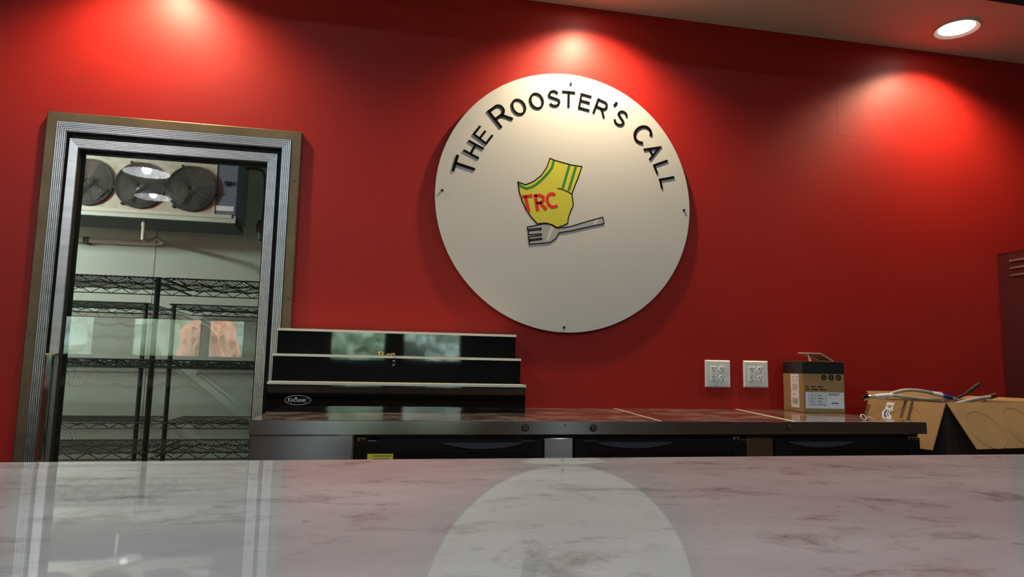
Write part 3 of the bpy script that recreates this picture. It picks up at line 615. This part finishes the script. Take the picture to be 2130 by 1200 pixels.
for y in (.032, .045, .058, .071, .084): FP.rect(m_, .026, .104, y, y + .0007, .001, .0014)
for x in (.026, .056, .104): FP.rect(m_, x, x + .0008, .030, .084, .001, .0014)
for i, y in enumerate((.036, .049, .062, .075)):
    FP.rect(m_, .036, .048, y, y + .0025, .001, .0014); FP.rect(m_, .066, .092 - .006 * (i % 2), y, y + .0025, .001, .0014)
FP.rect(m_, .114, .168, .082, .0845, .001, .0014); FP.rect(m_, .114, .160, .077, .079, .001, .0014)
FP.rect(m_, .130, .162, .040, .0445, .001, .0014)
FP.poly(m_, [(.098 + .003 * math.cos(k), .0335 + .003 * math.sin(k)) for k in [2 * PI * i / 12 for i in range(12)]], .001, .0015)
part('print', m_, M_INK, lb)
for k, x in enumerate((.098, .132, .166)):
    m_ = MB(); FP.poly(m_, [(x + .0125 * math.cos(q), .156 + .0125 * math.sin(q)) for q in [2 * PI * i / 28 for i in range(28)]], .0003, .0009); ic = part('round_icon', m_, M_TAPE, sb, 'black round pictogram')
    m_ = MB()
    if k == 0: FP.ribbon(m_, [(x - .006, .160), (x - .004, .154), (x + .005, .154), (x + .006, .151)], .002, .0009, .0013)
    elif k == 1: FP.ribbon(m_, [(x + .001, .164), (x - .002, .157), (x + .003, .156), (x, .149)], .002, .0009, .0013)
    else: FP.ribbon(m_, [(x - .004, .151), (x + .004, .151), (x + .004, .160), (x - .004, .160)], .0016, .0009, .0013, True)
    part('pictogram', m_, M_KRAFT, ic)
m_ = MB()
for (y, ws) in ((.112, (.020, .024, .028)), (.099, (.022, .034, .036))):
    x = .012
    for w_ in ws:
        n = int(w_ / .0052)
        for i in range(n): FP.rect(m_, x + i * .0052, x + i * .0052 + .0036, y, y + (.0055 if i else .0075), .0003, .0009)
        x += w_ + .006
part('printed_text', m_, M_TAPE, sb, 'two lines of small dark print')
m_ = MB(); LPn.rect(m_, .035, .112, .018, .169, .0003, .0010); l2 = part('barcode_label', m_, M_PAPER, sb, 'tall white barcode label')
m_ = MB()
for k in range(11): LPn.rect(m_, .045 + k * .005, .045 + k * .005 + (.0028 if k % 3 else .0016), .034, .060, .001, .0014)
for k in range(7):
    for j in range(6):
        if (k * 3 + j * 5) % 4: LPn.rect(m_, .045 + k * .0075, .050 + k * .0075, .096 + j * .005, .0995 + j * .005, .001, .0014)
LPn.rect(m_, .070, .092, .077, .080, .001, .0014)
for k in range(3): LPn.rect(m_, .045, .062, .135 + k * .010, .138 + k * .010, .001, .0014); LPn.rect(m_, .080, .092, .135 + k * .010, .138 + k * .010, .001, .0014)
part('print', m_, mat('grey ink', (0.25, 0.24, 0.22), 0.6), l2)
# the tilted card lying on the carton
cz0 = A + bz * (bh + .0016)
ca = cz0 + bu * .150 + bv * .02; ce = -bu * .060 + bz * .036
cd = thing('leaflet', 'white leaflet with a grey printed underside propped on the small carton', 'leaflet', ca)
q = [ca, ca + bv * .10 - bu * .02, ca + bv * .10 - bu * .02 + ce * 1.0 - bu * .02, ca + ce]
q = [cz0 + bu * .158 + bv * .02 + bz * .001, cz0 + bu * .150 + bv * .13 + bz * .006, cz0 + bu * .045 + bv * .13 + bz * .040, cz0 + bu * .098 + bv * .02 + bz * .036]
nn = (q[1] - q[0]).cross(q[3] - q[0]).normalized()
if nn.z < 0: nn = -nn
part('sheet', MB().prism(q, nn * .0016), M_PAPER, cd)
qc = sum(q, Vector()) / 4
part('printed_side', MB().prism([qc + (p - qc) * .86 - nn * .0003 for p in q], -nn * .0003), mat('grey leaflet print', (0.16, 0.15, 0.15), 0.6), cd)
part('prop_fold', MB().prism([cz0 + bu * .078 + bv * .09, cz0 + bu * .092 + bv * .09, q[2] * .55 + q[3] * .45 - nn * .001], bv * .001), M_PAPER, cd)

# curl of tape on the worktop
tp = thing('tape_curl', 'small curl of clear tape lying at the right end of the worktop', 'tape', (1.86, -.66, BZ))
part('loop', MB().tube([Vector((1.853, -.66, BZ + .0115)) + Vector((.011 * math.cos(a), .006 * math.sin(a), .0095 * math.sin(a))) for a in [2 * PI * k / 20 for k in range(20)]], .0018, 6, closed=True), M_PAPER, tp, smooth=True)
part('tail', MB().tube(smoothpath([(1.861, -.66, BZ + .014), (1.872, -.662, BZ + .010), (1.880, -.664, BZ + .012), (1.886, -.666, BZ + .003)], 5), .0018, 6), M_PAPER, tp, smooth=True)

# ================================================================== open carton beside the cooler
K = Vector((2.282, -.60, .975)); a_ = math.radians(8); cu = Vector((math.cos(a_), math.sin(a_), 0)); cv = Vector((-math.sin(a_), math.cos(a_), 0))
CL, CR, ZB = .375, .50, .50; th = .004
lt = thing('low_table', 'low dark table under the open carton', 'table', (2.53, -.38, 0))
part('table_top', MB().box(2.20, 2.85, -.70, -.06, ZB - .03, ZB), M_BLACKDOOR, lt)
for x in (2.22, 2.81):
    for y in (-.68, -.10): part('leg', MB().box(x, x + .03, y, y + .03, 0, ZB - .03), M_BLACKDOOR, lt)
oc = thing('open_carton', 'large open brown carton with folded-down flaps right of the bar cooler', 'box', (2.53, -.40, ZB))
hz = K.z - ZB - .001; B0 = Vector((K.x, K.y, ZB + .001))
part('front_panel', MB().obox(B0, cu * CR, cv * th, bz * hz), M_CARDIN, oc, 'brown side coloured dark for its shade')
part('left_panel', MB().obox(B0 + cv * th, cu * th, cv * (CL - th), bz * hz), M_CARDIN, oc, 'brown side coloured dark for its shade')
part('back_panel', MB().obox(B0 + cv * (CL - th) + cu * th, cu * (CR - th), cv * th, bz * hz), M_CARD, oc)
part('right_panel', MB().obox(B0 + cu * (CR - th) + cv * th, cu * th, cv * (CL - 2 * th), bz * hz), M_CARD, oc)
part('bottom_panel', MB().obox(B0 + cu * th + cv * th, cu * (CR - 2 * th), cv * (CL - 2 * th), bz * th), M_CARD, oc)
dL = (-cu * .085 - bz * .185)
fl = part('flap', MB().obox(K - cu * .001, cv * CL, dL, dL.cross(cv).normalized() * .004), M_CARD, oc, 'side flap with a torn white sticker')
dR = (-cv * .118 - bz * .172)
fr = part('flap', MB().obox(K - cv * .001 + bz * .001, cu * CR, dR, dR.cross(cu).normalized() * .004), M_CARD, oc, 'front flap with embossed rings')
nL = dL.normalized().cross(cv).normalized(); nL = nL if nL.dot(-cu) > 0 else -nL
nR = dR.normalized().cross(cu).normalized(); nR = nR if nR.dot(-cv) > 0 else -nR
PR = Plane(K - cv * .001 + bz * .001 + nR * (.0042 if dR.cross(cu).normalized().dot(nR) > 0 else 0.0), cu, dR.normalized(), nR)
for cx_, cy_, r_ in ((.115, .125, .088), (.335, .118, .095)):
    m_ = MB(); PR.ribbon(m_, [p for p in arc(cx_, cy_, r_, r_ * .95, 0, 360, 48)[:-1]], .004, -.001, .0010, True); part('embossed_ring', m_, M_CARD, fr)
PL = Plane(K - cu * .001 + nL * (.0042 if dL.cross(cv).normalized().dot(nL) > 0 else 0.0), cv, dL.normalized(), nL)
m_ = MB(); PL.ribbon(m_, arc(.16, .12, .09, .095, 190, 300, 20), .004, -.001, .0010); part('embossed_ring', m_, M_CARD, fl)
stp = [(.272, .012), (.232, .012), (.236, .040), (.230, .046), (.246, .062), (.230, .075), (.226, .100), (.262, .105), (.276, .080), (.284, .062), (.280, .052), (.274, .045)]
m_ = MB(); PL.poly(m_, stp, 0, .0008); sk = part('sticker', m_, M_PAPER, fl, 'torn white sticker with blue print')
m_ = MB(); PL.ribbon(m_, [(.262, .048), (.267, .060), (.264, .074), (.256, .082)], .008, .0008, .0013); PL.ribbon(m_, [(.258, .036), (.247, .036)], .004, .0008, .0013); PL.ribbon(m_, [(.252, .048), (.252, .070), (.244, .076)], .004, .0008, .0013); part('print', m_, M_BLUE, sk)
m_ = MB(); PL.ribbon(m_, [(.268, .029), (.240, .029)], .003, .0008, .0012); PL.ribbon(m_, [(.242, .046), (.238, .068)], .003, .0008, .0012); part('small_print', m_, M_INK, sk)
dB = cv * .030 + bz * .034
part('flap', MB().obox(K + cv * CL + cu * .02, cu * (CR - .03), dB, dB.cross(cu).normalized() * .004), M_CARD, oc, 'back flap standing up')
dQ = cu * .12 + bz * .012
part('flap', MB().obox(K + cu * CR + cv * .01, cv * (CL - .02), dQ, dQ.cross(cv).normalized() * .004), M_CARD, oc)
# hoses lying across the open carton
h1 = thing('braided_hose', 'grey braided hose with a chrome nut sticking out left over the open carton', 'hose', (2.20, -.45, .98))
p1 = smoothpath([(2.030, -.45, .986), (2.07, -.45, .992), (2.15, -.45, .998), (2.243, -.45, .990), (2.300, -.44, .984), (2.38, -.42, .980), (2.46, -.40, .972)], 8)
part('braid', MB().tube(p1, .0072, 10), M_HOSE, h1, smooth=True)
part('nut', MB().tube([(2.020, -.45, .983), (2.046, -.45, .9885)], .0115, 6).tube([(2.046, -.45, .9885), (2.056, -.45, .991)], .0085, 10), M_CHROME, h1)
part('opening', MB().tube([(2.0185, -.45, .9827), (2.022, -.45, .9833)], .0075, 12), M_BLACK, h1)
part('white_sleeve', MB().tube(p1[9:18], .0086, 12), M_PAPER, h1, smooth=True)
h2 = thing('braided_hose', 'grey braided hose arching up above the open carton with a blue lettered sleeve', 'hose', (2.35, -.43, .99))
p2 = smoothpath([(2.165, -.415, .990), (2.180, -.415, .998), (2.209, -.415, 1.010), (2.269, -.415, 1.020), (2.34, -.415, 1.017), (2.411, -.415, 1.005), (2.483, -.415, .990), (2.53, -.41, .978)], 8)
part('braid', MB().tube(p2, .0075, 10), M_HOSE, h2, smooth=True)
part('white_sleeve', MB().tube(p2[38:44], .0092, 12), M_PAPER, h2, smooth=True)
part('blue_sleeve', MB().tube(p2[44:50], .0094, 12), M_BLUE, h2, smooth=True)
h3 = thing('braided_hose', 'grey braided hose with a brass end rising from the carton corner', 'hose', (2.5, -.45, .97))
p3 = smoothpath([(2.395, -.50, .957), (2.45, -.50, .972), (2.53, -.50, .988), (2.607, -.50, .999)], 8)
part('braid', MB().tube(p3, .0080, 10), M_HOSE, h3, smooth=True)
part('brass_end', MB().tube([(2.600, -.500, .998), (2.632, -.500, 1.005)], .0105, 8), M_BRASS, h3)
h4 = thing('black_cable', 'short black cable end poking up from the open carton', 'cable', (2.65, -.35, 1.0))
part('cable', MB().tube(smoothpath([(2.60, -.33, .985), (2.64, -.33, 1.000), (2.69, -.33, 1.030), (2.725, -.33, 1.050)], 6), [.006] * 10 + [.009] * 9, 10), M_BLACK, h4, smooth=True)

# ================================================================== upright refrigerator at the right
fg = thing('upright_refrigerator', 'tall satin steel refrigerator with louvred side at the right edge', 'refrigerator', (3.62, -.40, 0))
part('cabinet', MB().box(3.2205, 4.0, -.79, -.006, .10, 1.529), M_FRIDGE, fg)
part('top_section', MB().box(3.220, 4.0, -.79, -.005, 1.532, 1.722), M_FRIDGE, fg, bevel=.002)
part('top_edge', MB().box(3.218, 4.002, -.792, -.004, 1.7222, 1.727), M_SS, fg)
part('seam', MB().box(3.2195, 3.23, -.79, -.006, 1.5292, 1.5318), M_CHROME, fg)
for z in (1.682, 1.644, 1.606):
    lv = part('louvre', MB().prism([(3.2198, -.075, z - .007), (3.2198, -.075, z + .005), (3.213, -.075, z - .007)], (0, -.62, 0)), M_FRIDGE, fg)
    part('louvre_gap', MB().box(3.2192, 3.2199, -.69, -.08, z - .013, z - .0075), M_BLACK, lv)
    part('louvre_tip', MB().lathe((3.2198, -.077, z - .002), (-1, 0, 0), [(.007, 0), (.005, .004), (0, .006)], 12), M_CHROME, lv)
part('door', MB().box(3.225, 3.995, -.85, -.792, .12, 1.525), M_SS, fg, bevel=.004)
part('handle', MB().tube([(3.30, -.90, .9), (3.30, -.90, 1.3)], .012, 10).tube([(3.30, -.90, .92), (3.30, -.849, .92)], .008, 8).tube([(3.30, -.90, 1.28), (3.30, -.849, 1.28)], .008, 8), M_CHROME, fg)
for x in (3.28, 3.94):
    for y in (-.72, -.08): part('foot', MB().disc((x, y, 0), (0, 0, 1), .025, .10, 12), M_BLACK, fg)

# ================================================================== front service counter
ct = thing('service_counter', 'glossy white veined marble service counter in the foreground', 'counter', (.3, -2.4, 0))
ys = [-2.80, -2.797, -2.79]; ys += [-2.78 + i * .02 for i in range(34)]; ys = [y for y in ys if y < -2.112]
ys += [-2.11 + .004 * i for i in range(22)] + [-2.0185, -2.016]
def ctz(y):
    tt = max(0.0, min(1.0, (y + 2.085) / .035)); S_ = .0115
    z = .954 + (S_ * .035 * (tt ** 3 - tt ** 4 / 2) if tt < 1 else S_ * .035 * .5 + S_ * (y + 2.05))
    if y < -2.795: z -= .003
    return z
xs_ = [-2.4 + .2 * i for i in range(31)]
vs = [(x, y, ctz(y)) for y in ys for x in xs_]; nx = len(xs_); fs = [(j * nx + i, j * nx + i + 1, (j + 1) * nx + i + 1, (j + 1) * nx + i) for j in range(len(ys) - 1) for i in range(nx - 1)]
slab = MB().add(vs, fs)
lo = .914; n0 = len(slab.v)
slab.add([(x, ys[0], ctz(ys[0])) for x in (xs_[0], xs_[-1])] + [(xs_[-1], ys[0], lo), (xs_[0], ys[0], lo)] + [(x, ys[-1], ctz(ys[-1])) for x in (xs_[0], xs_[-1])] + [(xs_[-1], ys[-1], lo), (xs_[0], ys[-1], lo)],
         [(0, 3, 2, 1), (4, 5, 6, 7), (3, 7, 6, 2), (0, 4, 7, 3), (1, 2, 6, 5)])
part('marble_slab', slab, M_MARBLE, ct, smooth=True)
part('counter_base', MB().box(-2.35, 3.55, -2.62, -2.06, 0, .913), M_WOOD, ct)

# ================================================================== lamps of the dining room (pendants seen as reflections)
for (x, y, z, lab) in ((-2.08, -3.7, 2.80, 'white dome pendant lamp nearer the counter mirrored in the cooler door'), (-2.55, -5.5, 2.98, 'white dome pendant lamp farther back mirrored in the cooler door')):
    t = thing('pendant_lamp', lab, 'pendant lamp', (x, y, z), 'dome pendants over the dining room')
    pr = [(.20, 0), (.196, .03), (.175, .075), (.13, .12), (.07, .145), (.03, .15)]
    part('shade', MB().lathe((x, y, z), (0, 0, 1), pr + [(r_ - .004 if r_ > .04 else r_, d + (.004 if r_ < .15 else 0)) for r_, d in pr[::-1]], 40), M_SHADE, t, smooth=True)
    part('bulb', MB().lathe((x, y, z + .06), (0, 0, 1), [(0, 0), (.03, .008), (.04, .03), (.03, .06), (.015, .085)], 20), mat('lit bulb', (1, 1, 1), .4, emit=(1, .97, .93), estr=30), t, smooth=True)
    part('cord', MB().tube([(x, y, z + .15), (x, y, ZT)], .004, 6), M_BLACK, t)
    light('pendant_light', 'POINT', (x, y, z + .03), PEND, (1, .95, .88), t, shadow_soft_size=.04)
for i, x in enumerate((-4.0, -0.6, 2.6)):
    for j, (y, z) in enumerate(((-3.3, 4.06), (-6.8, 4.06))):  # second row is unseen, added for cool ambient light
        t = thing('high_ambient_lamp', '%s white lamp %s under the black ceiling' % (('left', 'middle', 'right')[i], ('near the soffit', 'added as fill towards the front windows')[j]), 'lamp', (x, y, z), 'lamps under the high ceiling')
        part('housing', MB().lathe((x, y, z), (0, 0, 1), [(.13, .0), (.12, .06), (.06, .12), (.0, .13)], 24), M_BLACKDOOR, t, smooth=True)
        part('lens', MB().disc((x, y, z), (0, 0, 1), .12, .006, 24), mat('cool lens', (.9, .9, .9), .4, emit=(.70, .88, 1.0), estr=12), t)
        part('stem', MB().tube([(x, y, z + .12), (x, y, ZT)], .01, 8), M_BLACKDOOR, t)
        light('high_ambient_light', 'SPOT', (x, y, z - .02), HIGH * (.16 if j == 0 else 1.6), (.70, .88, 1.0), t, spot_size=math.radians(165), spot_blend=.6, shadow_soft_size=.05)

# ================================================================== trees outside (seen as reflections)
def tree(name, x, y, h, rad, m, label):
    t = thing(name, label, name, (x, y, -.05), 'greenery outside the windows')
    bm = bmesh.new(); bmesh.ops.create_icosphere(bm, subdivisions=4, radius=1.0)
    for v in bm.verts:
        d = 1 + .22 * noise.noise(v.co * 2.5 + Vector((x, y, 0))) + .16 * noise.noise(v.co * 9 + Vector((y, x, 0)))
        v.co = Vector((v.co.x * rad, v.co.y * rad, v.co.z * h * .45)) * d + Vector((x, y, h * .55))
    b = MB(); b.add([v.co[:] for v in bm.verts], [[v.index for v in f.verts] for f in bm.faces]); bm.free()
    part('crown', b, m, t); part('trunk', MB().tube([(x, y, -.05), (x + .05, y, h * .5)], [.12, .07], 8), M_BARK, t)
tree('tree', -8.6, -18.5, 4.2, 1.7, M_LEAF2, 'grey-green tree outside the leftmost front window')
tree('tree', -5.3, -15.5, 4.0, 1.15, M_LEAF, 'green tree outside the wide left front window')
tree('shrub', -3.55, -13.6, 2.3, .62, M_ORANGE, 'orange autumn shrub outside the third front window')
tree('tree', -0.6, -18.5, 4.6, 1.35, M_LEAF, 'green tree outside the fourth front window')
tree('tree', 2.6, -18.0, 4.6, 1.35, M_LEAF2, 'grey-green tree outside the rightmost front window')
tree('hedge', -1.0, -36.0, 6.0, 9.5, M_LEAF2, 'long grey-green hedge behind the trees outside')
